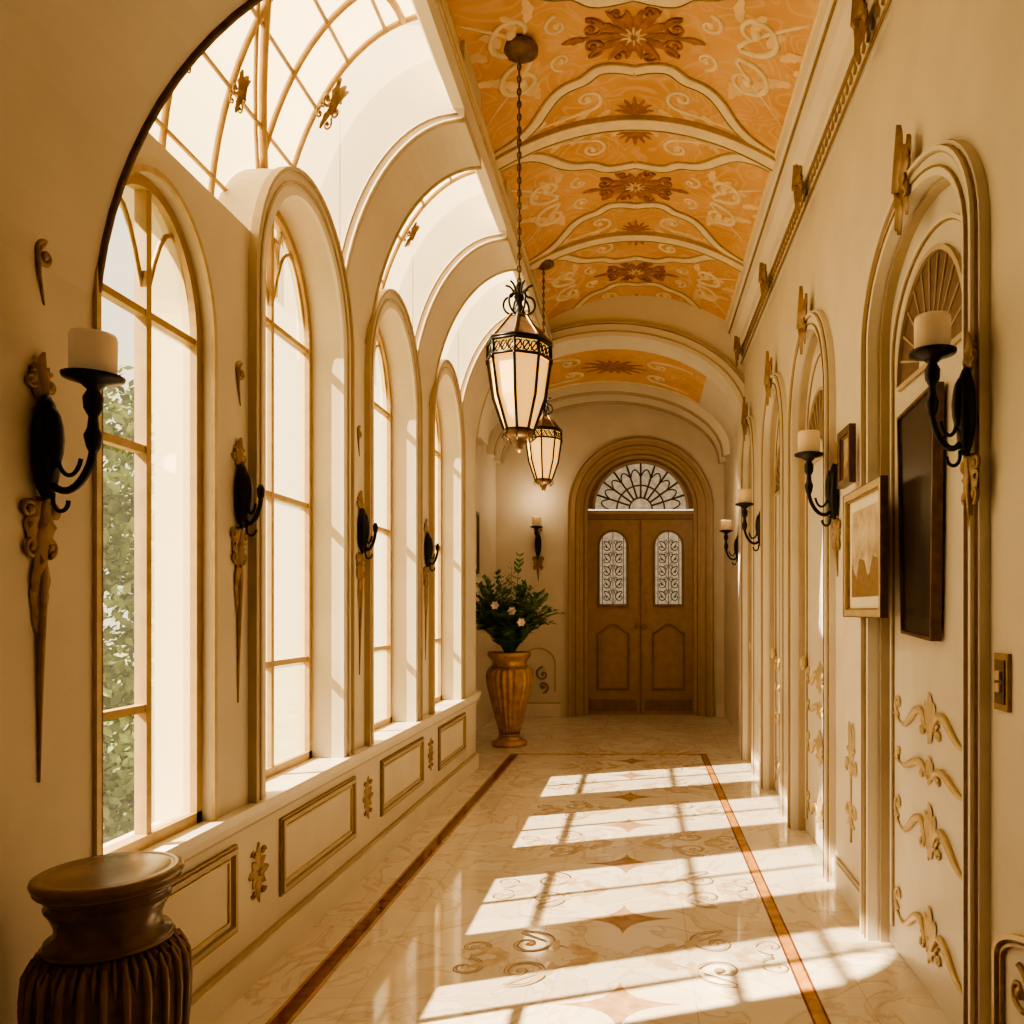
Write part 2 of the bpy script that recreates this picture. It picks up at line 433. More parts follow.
# ------------------------------------------------------------ ceiling (shallow barrel, frescoed)
XC = -.035; HW = .94; RISE = .28
def rise(x): return RISE*max(0, 1-((x-XC)/HW)**2)
def dz(p): return Vector((p.x, p.y, p.z+rise(p.x)))
m = MB().mat(FRESCO)
N = 32
for i in range(N):
    x0 = XC-HW-.04+(2*HW+.08)*i/N; x1 = XC-HW-.04+(2*HW+.08)*(i+1)/N
    m.box((x0, -1.5, 4.5), (x1, 8.4, 4.62))
m.obj("ceiling", deform=dz)
m = MB().mat(PLASTER); m.box((-1.9, -1.7, 4.6), (-.9, 2.3, 4.9)); m.box((.85, -1.5, 4.55), (1.3, 8.5, 4.9)); m.obj("ceiling_slab")
m = MB(FC(XC, 0, 4.5))
for yc in (1.31, 2.93, 4.55, 6.17, 7.72):
    B = .80
    for sy in (1, -1):
        e = yc+sy*B
        for sx in (1, -1):
            m.mat(FCREAM)
            p = bez((sx*HW, e-sy*.06), (sx*.55, e-sy*.06), (sx*.62, yc+sy*.40), (sx*.36, yc+sy*.36), 16)+bez((sx*.36, yc+sy*.36), (sx*.22, yc+sy*.34), (sx*.30, yc+sy*.20), (0, yc+sy*.30), 10)[1:]
            m.band(p, -.030, .030, 0, .012)
            m.mat(GOLDL); m.band(p, -.044, -.037, 0, .014); m.band(p, .037, .044, 0, .014)
            m.mat(FCREAM)
            m.scroll(sx*.66, yc+sy*.19, .14, -sy*pi/2, 1.35, sx*sy, .022, -.004, lead=(sx*.92, yc+sy*.44))
            m.scroll(sx*.42, yc+sy*.14, .075, sy*pi/2, 1.2, -sx*sy, .015, -.004)
            m.scroll(sx*.30, yc+sy*.54, .10, sy*pi/2, 1.3, sx*sy, .018, -.004, lead=(sx*.66, yc+sy*.70))
            m.mat(FPEACH)
            for k in range(5):
                m.leaf(sx*(.90-.08*k), yc+sy*(.04+.05*k), .17, .06, (pi/2*sy)+sx*.8-(.3*k*sx), .003, .006, curl=sx*.9)
            for k in range(4):
                m.leaf(sx*(.16+.14*k), yc+sy*(.66-.01*k), .12, .05, (pi/2*sy)-sx*.6, .003, .006, curl=-sx*.9)
        m.mat(RUST)
        for k in range(7):
            an = sy*(-pi/2)+(k-3)*.42
            m.leaf(0, e-sy*.08, .18-.015*abs(k-3), .035, an, .004, .008)
    m.mat(FCREAM); bp = [(-HW+2*HW*k/28, yc+B) for k in range(29)]
    m.band(bp, -.05, .05, 0, .03)
    m.mat(GOLDL); m.band(bp, -.066, -.056, 0, .034); m.band(bp, .056, .066, 0, .034)
    m.mat(RUST)
    for k in range(14):
        an = 2*pi*k/14; L = .14+.13*abs(cos(an))
        m.leaf(.03*cos(an), yc+.03*sin(an), L, .05, an, .006, .012)
    for sx in (1, -1):
        for sy in (1, -1):
            m.scroll(sx*.24, yc+sy*.07, .07, pi/2*sy, 1.3, sx*sy, .012, .006, lead=(sx*.08, yc+sy*.02))
            m.scroll(sx*.09, yc+sy*.17, .045, 0, 1.2, sx*sy, .010, .006)
        m.leaf(sx*.28, yc, .13, .05, 0 if sx > 0 else pi, .006, .012)
    m.mat(FPEACH)
    for k in range(10):
        an = 2*pi*(k+.5)/10; m.leaf(0, yc, .08, .022, an, .012, .012)
    m.mat(RUST); m.ell((0, yc, .014), (.025, .025, .012), 12, 6)
m.mat(FCREAM); m.box((HW-.02, -1.5, 0), (HW+.01, 8.35, .02)); m.box((-HW-.01, -1.5, 0), (-HW+.02, 8.35, .02))
m.obj("ceiling_fresco_relief", deform=dz)
m = MB(XZ()).mat(PLASTER_L)
m.prism([(1.09, 4.06), (1.05, 4.08), (1.04, 4.16), (1.01, 4.18), (1.0, 4.24), (.95, 4.30), (.93, 4.38), (.90, 4.40), (.89, 4.55), (1.09, 4.55)], -1.5, 8.3)
m.mat(GOLD)
m.tube([(1.035, 4.17, -1.5), (1.035, 4.17, 8.3)], .012, 6); m.tube([(.925, 4.385, -1.5), (.925, 4.385, 8.3)], .010, 6); m.tube([(1.05, 4.07, -1.5), (1.05, 4.07, 8.3)], .009, 6)
m.M = FR(0, 0, 1.045)
m.mat(GOLD)
k = 2.0
while k < 8.2:
    m.leaf(k, 4.095, .07, .055, pi/2, 0, .014, 4); k += .075
m.obj("trim_9")
def crest(M, s, name="gilt_crest", mt=GOLD):
    m = MB(M).mat(mt)
    for sx in (1, -1):
        m.scroll(sx*s*.30, 0, s*.24, pi/2, 1.3, sx, s*.06); m.scroll(sx*s*.2, s*.5, s*.15, pi/2, 1.2, -sx, s*.05)
        m.leaf(0, s*.1, s*.8, s*.3, pi/2-sx*.5, .01, .03, curl=sx*.6); m.leaf(sx*s*.1, 0, s*.7, s*.22, -pi/2+sx*.6, .008, .02, curl=-sx*.5)
        m.leaf(sx*s*.05, s*.5, s*.6, s*.2, pi/2-sx*.7, .01, .03, curl=sx*.9)
    m.leaf(0, 0, s*1.4, s*.34, pi/2, .014, .04); m.leaf(0, 0, s*.9, s*.25, -pi/2, .012, .03)
    m.ell((0, 0, .025), (s*.1, s*.12, .03), 10, 6)
    return m.obj(name)
for y in (3.6, 5.0, 6.4, 8.1): crest(FR(y, 4.14, 1.0), .19)

# ------------------------------------------------------------ right wall with doors
DRS = [(2.57, 3.64, 2.70, 3.10), (4.52, 5.48, 2.72, 3.24), (5.92, 6.72, 2.72, 3.26), (7.42, 8.06, 2.72, 3.28)]
ops = [(a, b, 0, zs, za) for a, b, zs, za in DRS]
m = MB(FR()).mat(PLASTER)
wall_arches(m, -1.5, 8.4, 0, 4.6, ops, -.16, 0)
m.M = Matrix.Identity(4)
m.box((1.2, 8.4, 0), (1.36, 11.5, 4.7))
m.obj("wall_right")
m = MB().mat(PLASTER); m.box((-1.8, -1.7, 0), (1.3, -1.5, 4.9)); m.obj("wall_near")
m = MB(FR()).mat(PLASTER_L)
cur = -1.5
for a, b in [d[:2] for d in DRS]+[(8.3, 8.4)]:
    m.mat(PLASTER_L); m.box((cur, 0, 0), (a-.10, .14, .022)); m.mat(PLASTER_D); m.box((cur, .14, 0), (a-.10, .16, .014)); cur = b+.10
m.obj("baseboard_right")

def wavy(m, c, z, hw, s, up=1):
    for sx in (1, -1):
        p = bez((c+sx*.03, z-up*s*.25), (c+sx*hw*.35, z+up*s*1.0), (c+sx*hw*.6, z-up*s*1.1), (c+sx*hw, z-up*s*.15), 18)
        p = [(q[0], q[1], .006) for q in p]
        m.tube(p, [.004+.014*sin(pi*min(1, .12+k/18))**1 if k < 17 else .008 for k in range(19)], 6)
        m.scroll(c+sx*(hw*.90), z+up*s*.12, s*.28, -up*pi/2, 1.1, sx*up, .009, .006)
        m.scroll(c+sx*(hw*.22), z-up*s*.30, s*.2, up*pi/2, 1.1, sx*up, .008, .006)
        m.leaf(c, z-s*.2, s*.7, s*.3, pi/2-sx*.7, .005, .014, curl=sx*.7)
    m.leaf(c, z-s*.35, s*1.0, s*.4, pi/2, .006, .015); m.leaf(c, z, s*.6, s*.4, -pi/2, .006, .015)

def side_door(a, b, zs, za, i):
    c = (a+b)/2; hw = (b-a)/2
    m = MB(FR(0, 0, 1.08))
    p = arch(a, b, 0, zs, za)
    m.mat(PLASTER_L); m.band(p, -.002, .024, 0, .045); m.mat(GOLD); m.band(p, .024, .030, 0, .052)
    m.mat(PLASTER_L); m.band(p, .030, .068, 0, .04); m.mat(PLASTER_D); m.band(p, .068, .074, 0, .054); m.mat(PLASTER_L); m.band(p, .074, .088, 0, .056); m.mat(GOLD); m.band(p, .088, .092, 0, .042); m.mat(PLASTER_L); m.band(p, .092, .104, 0, .034)
    m.mat(PLASTER_D); m.band(p, -.02, -.002, -.05, -.01)
    # keystone leaf finial carved on the casing
    m.mat(GOLD); f = .18; u0 = c+.02; z0 = za+.03
    for sx in (1, -1):
        m.scroll(u0+sx*f*.30, z0, f*.24, pi/2, 1.3, sx, f*.06, .06); m.scroll(u0+sx*f*.2, z0+f*.5, f*.15, pi/2, 1.2, -sx, f*.05, .05)
        m.leaf(u0, z0+f*.1, f*.9, f*.32, pi/2-sx*.5, .05, .03, curl=sx*.6); m.leaf(u0+sx*f*.1, z0, f*.7, f*.22, -pi/2+sx*.6, .055, .02, curl=-sx*.5)
        m.leaf(u0+sx*f*.05, z0+f*.5, f*.7, f*.22, pi/2-sx*.7, .04, .03, curl=sx*.9)
    m.leaf(u0, z0, f*1.5, f*.36, pi/2, .06, .04); m.leaf(u0, z0, f*.9, f*.25, -pi/2, .06, .03)
    m.obj("door_frame")
    m = MB(FR(0, 0, 1.13)).mat(DOORC)
    N = 20
    for k in range(N):
        u0 = a+.003+(b-a-.006)*k/N; u1 = a+.003+(b-a-.006)*(k+1)/N
        m.prism([(u0, .01), (u1, .01), (u1, arch_z(u1, a, b, zs, za)-.004), (u0, arch_z(u0, a, b, zs, za)-.004)], -.03, 0)
    m.mat(PLASTER_L)
    m.band(arch(a+.07, b-.07, .1, zs-.10, za-.12), -.014, 0, 0, .014)
    m.mat(GOLD); m.band(arch(a+.07, b-.07, .1, zs-.10, za-.12), -.020, -.014, 0, .008)
    fz = 2.47; R = min(.36, hw*.78)
    m.mat(PLASTER_D); fp = [(c+R*cos(pi-pi*k/20), fz+R*1.12*sin(pi*k/20)) for k in range(21)]
    m.band(fp, 0, .02, 0, .018); m.box((c-R, fz-.02, 0), (c+R, fz, .015))
    m.mat(FANW); m.prism([(c-R, fz)]+fp[1:-1]+[(c+R, fz)], 0, .003)
    m.mat(PLASTER_D)
    for k in range(1, 12):
        a2 = pi*k/12; m.tube([(c+R*.3*cos(a2), fz+R*.34*sin(a2), .004), (c+R*.97*cos(a2), fz+R*1.09*sin(a2), .005)], [.003, .006], 5)
    m.mat(DOORC); hp = [(c+R*.28*cos(pi-pi*k/12), fz+R*.30*sin(pi*k/12)) for k in range(13)]
    m.prism(hp, 0, .012)
    m.mat(GOLDL)
    wavy(m, c, 1.08, hw*.78, .16, 1); wavy(m, c, .88, hw*.78, .09, 1); wavy(m, c, .64, hw*.78, .18, 1); wavy(m, c, .24, hw*.78, .18, 1)
    if i: m.ell((b-.1, 1.15, .03), (.02, .05, .025), 10, 6)
    m.obj("door_%d" % (i+1))
for i, d in enumerate(DRS): side_door(*d, i)
for y in (4.08, 5.7, 7.05):
    m = MB(FR(y, .62)).mat(GOLDL)
    for sx in (1, -1):
        m.scroll(sx*.07, .1, .07, pi/2, 1.3, sx, .01); m.scroll(sx*.06, -.15, .06, -pi/2, 1.3, -sx, .01); m.leaf(0, .1, .22, .06, pi/2-sx*.4, .003, .012, curl=sx*.6)
    m.tube([(0, -.3, .004), (0, .3, .004)], .007, 5)
    m.obj("wall_applique")
m = MB(FR())
m.mat(GOLDL); m.band(arch(1.6, 2.40, .05, .48, .62), -.015, 0, 0, .025); m.mat(GOLD); m.band(arch(1.6, 2.40, .05, .48, .62), -.035, -.026, 0, .015)
m.scroll(2.27, .42, .07, pi/2, 1.3, 1, .012); m.scroll(2.27, .2, .06, -pi/2, 1.3, 1, .012)
m.obj("trim_10")
m = MB(FR(2.37, 1.29)).mat(GOLD); m.box((-.045, -.085, 0), (.045, .085, .012)); m.mat(BRONZE); m.box((-.03, -.065, .012), (.03, .065, .016))
m.mat(GOLDL); m.box((-.014, -.03, .016), (.014, -.004, .024)); m.box((-.014, .006, .016), (.014, .032, .024)); m.obj("light_switch")

# ------------------------------------------------------------ framed pictures
def picture(M, hw, hh, fw, fm, pm, name="framed_picture", mw=None):
    m = MB(M)
    p = [(-hw, -hh), (-hw, hh), (hw, hh), (hw, -hh)]
    m.mat(fm); m.band(p, -fw, 0, 0, .03, True); m.mat(GOLD); m.band(p, -fw-.008, -fw, 0, .02, True)
    m.mat(BRONZE); m.band(p, 0, .004, 0, .032, True)
    m.mat(MATB); m.box((-hw+fw, -hh+fw, 0), (hw-fw, hh-fw, .008))
    q = mw if mw else max(fw*1.6, .02)
    m.mat(pm); m.box((-hw+fw+q, -hh+fw+q, .008), (hw-fw-q, hh-fw-q, .012))
    m.mat(GOLD)
    a, b, c_, d = -hw+fw+q, hw-fw-q, -hh+fw+q, hh-fw-q
    hills = [(a, c_)]+[(a+(b-a)*k/10, c_+(d-c_)*(.35+.12*sin(k*1.3)+.05*cos(k*2.7))) for k in range(11)]+[(b, c_)]
    m.prism(hills, .0125, .0135)
    return m.obj(name)
picture(FR(3.60, 1.765, 1.022), .30, .29, .03, GOLDL, PAPER, mw=.06)
picture(FR(3.90, 2.25, 1.022), .11, .135, .03, BRONZE, PAPER, mw=.01)
picture(frame((-2.05, 9.75, 2.35), (0, 1, 0), (0, 0, 1), (1, 0, 0)), .3, .38, .04, BLACK, PAPER)
m = MB(FR(3.15, 0, 1.118)).mat(DARKP)
pp = [(-.17, 1.40), (-.20, 2.33), (.20, 2.30), (.15, 1.42)]
m.prism(pp, 0, .03); m.mat(BRONZE); m.band(pp, -.0, .012, 0, .04, True)
m.obj("wall_mirror_panel")

# ------------------------------------------------------------ sconces
def sconce(M, candle=True, app='long', s=1.0, P=.145, light=0):
    m = MB(M @ Matrix.Scale(s, 4))
    m.mat(BLACK)
    m.ell((0, 0, .022), (.040, .14, .03), 14, 10); m.ell((0, .02, .035), (.028, .09, .03), 12, 8)
    m.tube(bez((0, -.10, .04), (0, -.15, P*.6), (0, -.06, P), (0, .0, P), 12), [.010]*13, 7)
    m.tube(bez((0, -.02, .05), (0, -.09, P*.4), (0, -.09, P*.7), (0, -.03, P*.78), 10), .006, 6)
    m.tube(bez((0, -.12, .04), (0, -.18, .03), (0, -.18, .08), (0, -.14, .08), 10), .006, 6)
    if candle:
        m.lathe([(.007, -.02), (.016, 0), (.022, .03), (.014, .05), (.011, .08), (.022, .10), (.024, .13), (.014, .15), (.03, .165), (.070, .178), (.073, .187), (.05, .192), (.02, .192)], (0, 0, P), 20, 'v')
        m.mat(WAX); m.lathe([(.04, .192), (.054, .193), (.055, .285), (.052, .296), (.042, .292), (.024, .286), (.01, .286)], (0, 0, P), 24, 'v')
        m.mat(BLACK); m.tube([(0, .285, P), (.002, .305, P)], .003, 5)
    else:
        m.lathe([(.006, -.02), (.014, 0), (.016, .03), (.008, .05)], (0, 0, P), 12, 'v')
    m.mat(GOLD)
    for sx in (1, -1):
        m.scroll(sx*.035, .17, .028, pi/2, 1.2, sx, .008, .008); m.leaf(0, .12, .10, .035, pi/2-sx*.45, .006, .015, curl=sx*.5)
        m.scroll(sx*.045, -.17, .035, -pi/2, 1.3, -sx, .010, .008); m.scroll(sx*.03, -.26, .025, -pi/2, 1.2, sx, .008, .008)
        m.leaf(sx*.01, -.14, .14, .05, -pi/2+sx*.35, .006, .015, curl=-sx*.6)
        if app == 'long': m.leaf(sx*.006, -.28, .22, .035, -pi/2+sx*.12, .004, .012, curl=-sx*.25)
    m.leaf(0, .13, .12, .05, pi/2, .01, .02)
    if app == 'long': m.tube([(0, -.13, .006), (0, -.35, .01), (0, -.60, .006), (0, -.88, .003)], [.012, .016, .009, .003], 6); m.leaf(0, -.2, .3, .06, -pi/2, .008, .02)
    elif app == 'mid': m.tube([(0, -.13, .006), (0, -.25, .01), (0, -.42, .003)], [.012, .014, .003], 6)
    o = m.obj("wall_sconce")
    if light:
        L = bpy.data.lights.new("vestibule_fill", 'POINT'); L.energy = light; L.color = (1, .74, .42); L.shadow_soft_size = .16  # unseen fill lamp, added near the candle to brighten the vestibule
        lo = bpy.data.objects.new("vestibule_fill", L); scene.collection.objects.link(lo); lo.parent = o
        lo.matrix_parent_inverse = Matrix.Identity(4); lo.location = (M @ Vector((0, .52*s, P*s*1.7)))-o.location
    return o
sconce(FL(2.10, 1.93), True, 'long')
for y in (3.14, 4.50, 5.88): sconce(FL(y, 1.95), False, 'long', .92, .10)
sconce(FR(2.49, 2.12, 1.035), True, 'mid', 1.0, .125)
sconce(FR(4.36, 2.15), True, 'mid', 1.1)
sconce(FR(6.98, 2.22), True, 'mid', 1.15)
sconce(frame((1.2, 9.6, 2.25), (0, 1, 0), (0, 0, 1), (-1, 0, 0)), True, 'mid', 1.15, light=15)
sconce(FB(-1.45, 2.45), True, 'mid', 1.25, light=8)
for y, z in ((2.12, 2.44), (3.16, 2.44), (4.5, 2.5)):
    m = MB(FL(y, z)).mat(GOLD)
    m.scroll(0, 0, .035, pi/2, 1.3, 1, .008); m.tube([(.005, .04, .004), (-.03, .0, .006), (-.02, -.06, .004), (0, -.13, .002)], [.004, .008, .006, .002], 5)
    m.obj("wall_applique")

# ------------------------------------------------------------ vestibule
m = MB(XZ()).mat(PLASTER)
cx, ax, zs, rise_v = -.42, 1.64, 3.60, .95
N = 28
for i in range(N):
    a0 = pi-pi*i/N; a1 = pi-pi*(i+1)/N
    p = (cx+ax*cos(a0), zs+rise_v*sin(a0)); q = (cx+ax*cos(a1), zs+rise_v*sin(a1))
    m.prism([p, q, (q[0], 4.75), (p[0], 4.75)], 8.7, 11.5)
m.obj("ceiling_vault")
m = MB(XZ()).mat(PLASTER_L)
cx2, ax2, zs2, r2 = -.29, 1.36, 3.45, .90
for i in range(N):
    a0 = pi-pi*i/N; a1 = pi-pi*(i+1)/N
    p = (cx2+ax2*cos(a0), zs2+r2*sin(a0)); q = (cx2+ax2*cos(a1), zs2+r2*sin(a1))
    m.prism([p, q, (q[0], 4.95), (p[0], 4.95)], 8.3, 8.7)
m.box((-2.06, 3.3, 8.3), (cx2-ax2, 4.95, 8.7)); m.box((cx2+ax2, 0, 8.3), (1.25, 4.95, 8.7))
pp = [(cx2+ax2*cos(pi-pi*i/N), zs2+r2*sin(pi*i/N)) for i in range(N+1)]
m.mat(PLASTER_D); m.band(pp, .04, .055, 8.27, 8.31); m.band(pp, .13, .15, 8.26, 8.31); m.mat(PLASTER_L); m.band(pp, .0, .12, 8.28, 8.305)
m.obj("trim_11")
m = MB(XZ())
for y in (10.7, 11.2):
    pp = [(cx+ax*cos(pi-pi*i/N), zs+rise_v*sin(pi*i/N)) for i in range(N+1)]
    m.mat(PLASTER_L); m.band(pp, -.10, .01, y, y+.16); m.mat(PLASTER_D); m.band(pp, -.115, -.10, y+.02, y+.14)
m.obj("trim_12")
def dv(p):
    t = max(0, 1-((p.x-cx)/ax)**2)
    return Vector((p.x, p.y, p.z-(zs+rise_v)+zs+rise_v*sqrt(t)))
m = MB(frame((cx+.1, 9.85, zs+rise_v), (1, 0, 0), (0, 1, 0), (0, 0, -1))).mat(FRESCO)
for k in range(22): m.box((-1.10+.1*k, -.75, -.01), (-1.0+.1*k, .75, .010))
m.mat(FCREAM)
for v_ in (-.73, .73):
    m.band([(-1.10+2.2*k/22, v_) for k in range(23)], -.03, .03, 0, .018)
m.mat(RUST)
for k in range(14):
    an = 2*pi*k/14; m.leaf(0, .1, .22+.2*abs(cos(an)), .08, an, .014, .012)
m.mat(FCREAM)
for sx in (1, -1):
    for sy in (1, -1): m.scroll(sx*.55, .1+sy*.25, .15, pi/2*sy, 1.3, sx*sy, .024, .010, lead=(sx*.95, .1+sy*.45))
m.obj("ceiling_medallion", deform=dv)
m = MB(FB()).mat(PLASTER)
wall_arches(m, -2.1, 1.3, 0, 4.75, [(-.86, .88, 0, 2.95, 3.80)], -.3, 0)
m.obj("wall_far")
m = MB(FB())
p = arch(-.86, .88, 0, 2.95, 3.80, 32)
m.mat(SURR); m.band(p, .0, .05, 0, .05); m.mat(DOORW2); m.band(p, .05, .062, 0, .07); m.mat(SURR); m.band(p, .062, .12, 0, .06); m.mat(PLASTER_D); m.band(p, .12, .15, 0, .05); m.mat(DOORW); m.band(p, .15, .165, 0, .07)
m.mat(SURR); m.band(p, -.05, 0, -.12, -.0); m.mat(DOORW2); m.band(p, -.065, -.05, -.14, -.03); m.mat(SURR); m.band(p, -.11, -.065, -.2, -.06)
m.obj("trim_13")
m = MB(FB(0.01, 0, 11.56)).mat(DOORW)
m.box((-.80, 0, -.06), (.80, 2.82, 0))
m.mat(DOORW2); m.box((-.80, 2.82, -.06), (.80, 2.90, .05)); m.box((-.012, .02, 0), (.012, 2.8, .03))
m.mat(SURR); m.box((-.80, 2.90, -.05), (.80, 2.95, .03))
for sx in (1, -1):
    c = sx*.40
    m.mat(DOORW2)
    gp = arch(c-.19, c+.19, 1.60, 2.44, 2.64, 16)
    m.band(gp, 0, .035, 0, .035); m.box((c-.225, 1.56, 0), (c+.225, 1.60, .035))
    m.mat(GLASSD); m.prism(gp, 0, .008)
    m.mat(LEAD)
    for k in (-3, 0, 3):
        m.tube([(c+.05*k, 1.6, .012), (c+.05*k+.0, arch_z(c+.05*k, c-.19, c+.19, 2.44, 2.64), .012)], .005, 4)
    for z in (1.70, 1.88, 2.06, 2.24, 2.42):
        for sy in (1, -1):
            m.scroll(c+sy*.10, z, .075, pi/2, 1.2, sy, .008, .012, n=18, lead=(c, z-.1))
            m.scroll(c+sy*.05, z+.08, .04, -pi/2, 1.1, -sy, .006, .012, n=14)
    dp = [(c-.24, .35), (c-.24, 1.18)]+bez((c-.24, 1.18), (c-.12, 1.22), (c-.1, 1.32), (c, 1.32), 8)[1:]+bez((c, 1.32), (c+.1, 1.32), (c+.12, 1.22), (c+.24, 1.18), 8)[1:]+[(c+.24, .35)]
    m.mat(DOORW2); m.band(dp, -.03, 0, 0, .025, True); m.mat(DOORW); m.band(dp, -.09, -.05, 0, .02, True)
    m.mat(DOORW2); m.box((c-.34, .06, 0), (c+.34, .22, .015))
    m.mat(GOLD); m.ell((sx*.06, 1.28, .05), (.02, .05, .025), 8, 6)
m.mat(GLASSD); R = .66; fz = 2.97
fp = [(R*cos(pi-pi*k/28), fz+R*1.0*sin(pi*k/28)) for k in range(29)]
m.prism(fp, -.02, .0)
m.mat(DOORW2); m.band(fp, 0, .16, -.05, .04); m.mat(SURR); m.band(fp, .0, .03, 0, .06)
m.mat(LEAD)
for k in range(1, 10):
    an = pi*k/10; m.tube([(R*.25*cos(an), fz+R*.25*sin(an), .01), (R*cos(an), fz+R*sin(an), .01)], .014, 5)
for rr in (.25, .52): m.tube([(R*rr*cos(pi*k/24), fz+R*rr*sin(pi*k/24), .012) for k in range(25)], .012, 5)
for k in range(10):
    a0 = pi*k/10; m.tube([(R*(.70+.17*sin(pi*j/8))*cos(a0+pi/10*j/8), fz+R*(.70+.17*sin(pi*j/8))*sin(a0+pi/10*j/8), .012) for j in range(9)], .010, 4)
m.obj("door_5")
m = MB(FB())
for (a, b) in ((-1.95, -1.15),):
    m.mat(PLASTER_L); m.box((a-.1, 0, 0), (b+.02, .18, .03)); m.mat(PLASTER_D); m.box((a-.1, .18, 0), (b+.02, .2, .02))
    m.band(arch(a+.25, b-.05, .35, .75, .98), -.02, 0, 0, .015); m.mat(GOLD)
    m.scroll(-1.38, .6, .1, pi/2, 1.3, 1, .015, .01); m.scroll(-1.38, .42, .08, -pi/2, 1.3, 1, .015, .01)
m.mat(PLASTER_L); m.box((1.08, 0, 0), (1.2, .18, .03))
m.obj("baseboard_far")

# ------------------------------------------------------------ floor
m = MB().mat(FLOOR); m.box((-2.25, -1.5, -.1), (1.36, 11.9, 0)); m.obj("floor")
m = MB(FF()).mat(RED)
m.box((-1.345, -1.5, 0), (-1.285, 8.4, .002))
m.mat(INLAY2); m.box((-1.36, -1.5, 0), (-1.345, 8.4, .002)); m.box((-1.285, -1.5, 0), (-1.268, 8.4, .002))
m.mat(ORB); m.box((.64, -1.5, 0), (.685, 8.4, .002)); m.mat(RED); m.box((.685, -1.5, 0), (.695, 8.4, .002)); m.box((.63, -1.5, 0), (.64, 8.4, .002))
m.mat(INLAY2); m.box((-1.268, 8.35, 0), (.63, 8.4, .002))
m.obj("floor_border")
m = MB(frame((-.3, 0, .0), (1, 0, 0), (0, 1, 0), (0, 0, .07)))
for yc in (2.2, 3.05, 3.9, 4.75, 5.6, 6.45, 7.3, 8.0):
    X0 = .22
    m.mat(INLAY2)
    q = []
    for k in range(4):
        A = [(.24, 0), (0, .18), (-.24, 0), (0, -.18)][k]; Bq = [(0, .18), (-.24, 0), (0, -.18), (.24, 0)][k]
        q += [(X0+x_, yc+y_) for x_, y_ in bez(A, (A[0]*.35+Bq[0]*.1, A[1]*.35+Bq[1]*.1), (Bq[0]*.35+A[0]*.1, Bq[1]*.35+A[1]*.1), Bq, 6)[:-1]]
    m.prism(q, 0, .014)
    m.mat(INLAY)
    for sx in (1, -1):
        for sy in (1, -1):
            yy = yc+.42
            m.scroll(X0+sx*.42, yy+sy*.14, .12, pi/2*sy, 1.35, sx*sy, .016, 0.002, lead=(X0+sx*.15, yy+sy*.02))
            m.scroll(X0+sx*.66, yy+sy*.10, .08, -pi/2*sy, 1.3, -sx*sy, .013, 0.002)
            m.leaf(X0+sx*.1, yy, .2, .08, (0 if sx > 0 else pi)+sx*sy*.5, .008, .01, curl=sx*sy*.8)
            m.leaf(X0+sx*.5, yy, .18, .07, (0 if sx > 0 else pi)+sx*sy*.9, .008, .01, curl=-sx*sy*.8)
            m.leaf(X0+sx*.3, yy+sy*.05, .2, .06, (pi/2*sy), .008, .01, curl=-sx*sy*.8)
m.obj("floor_inlay")

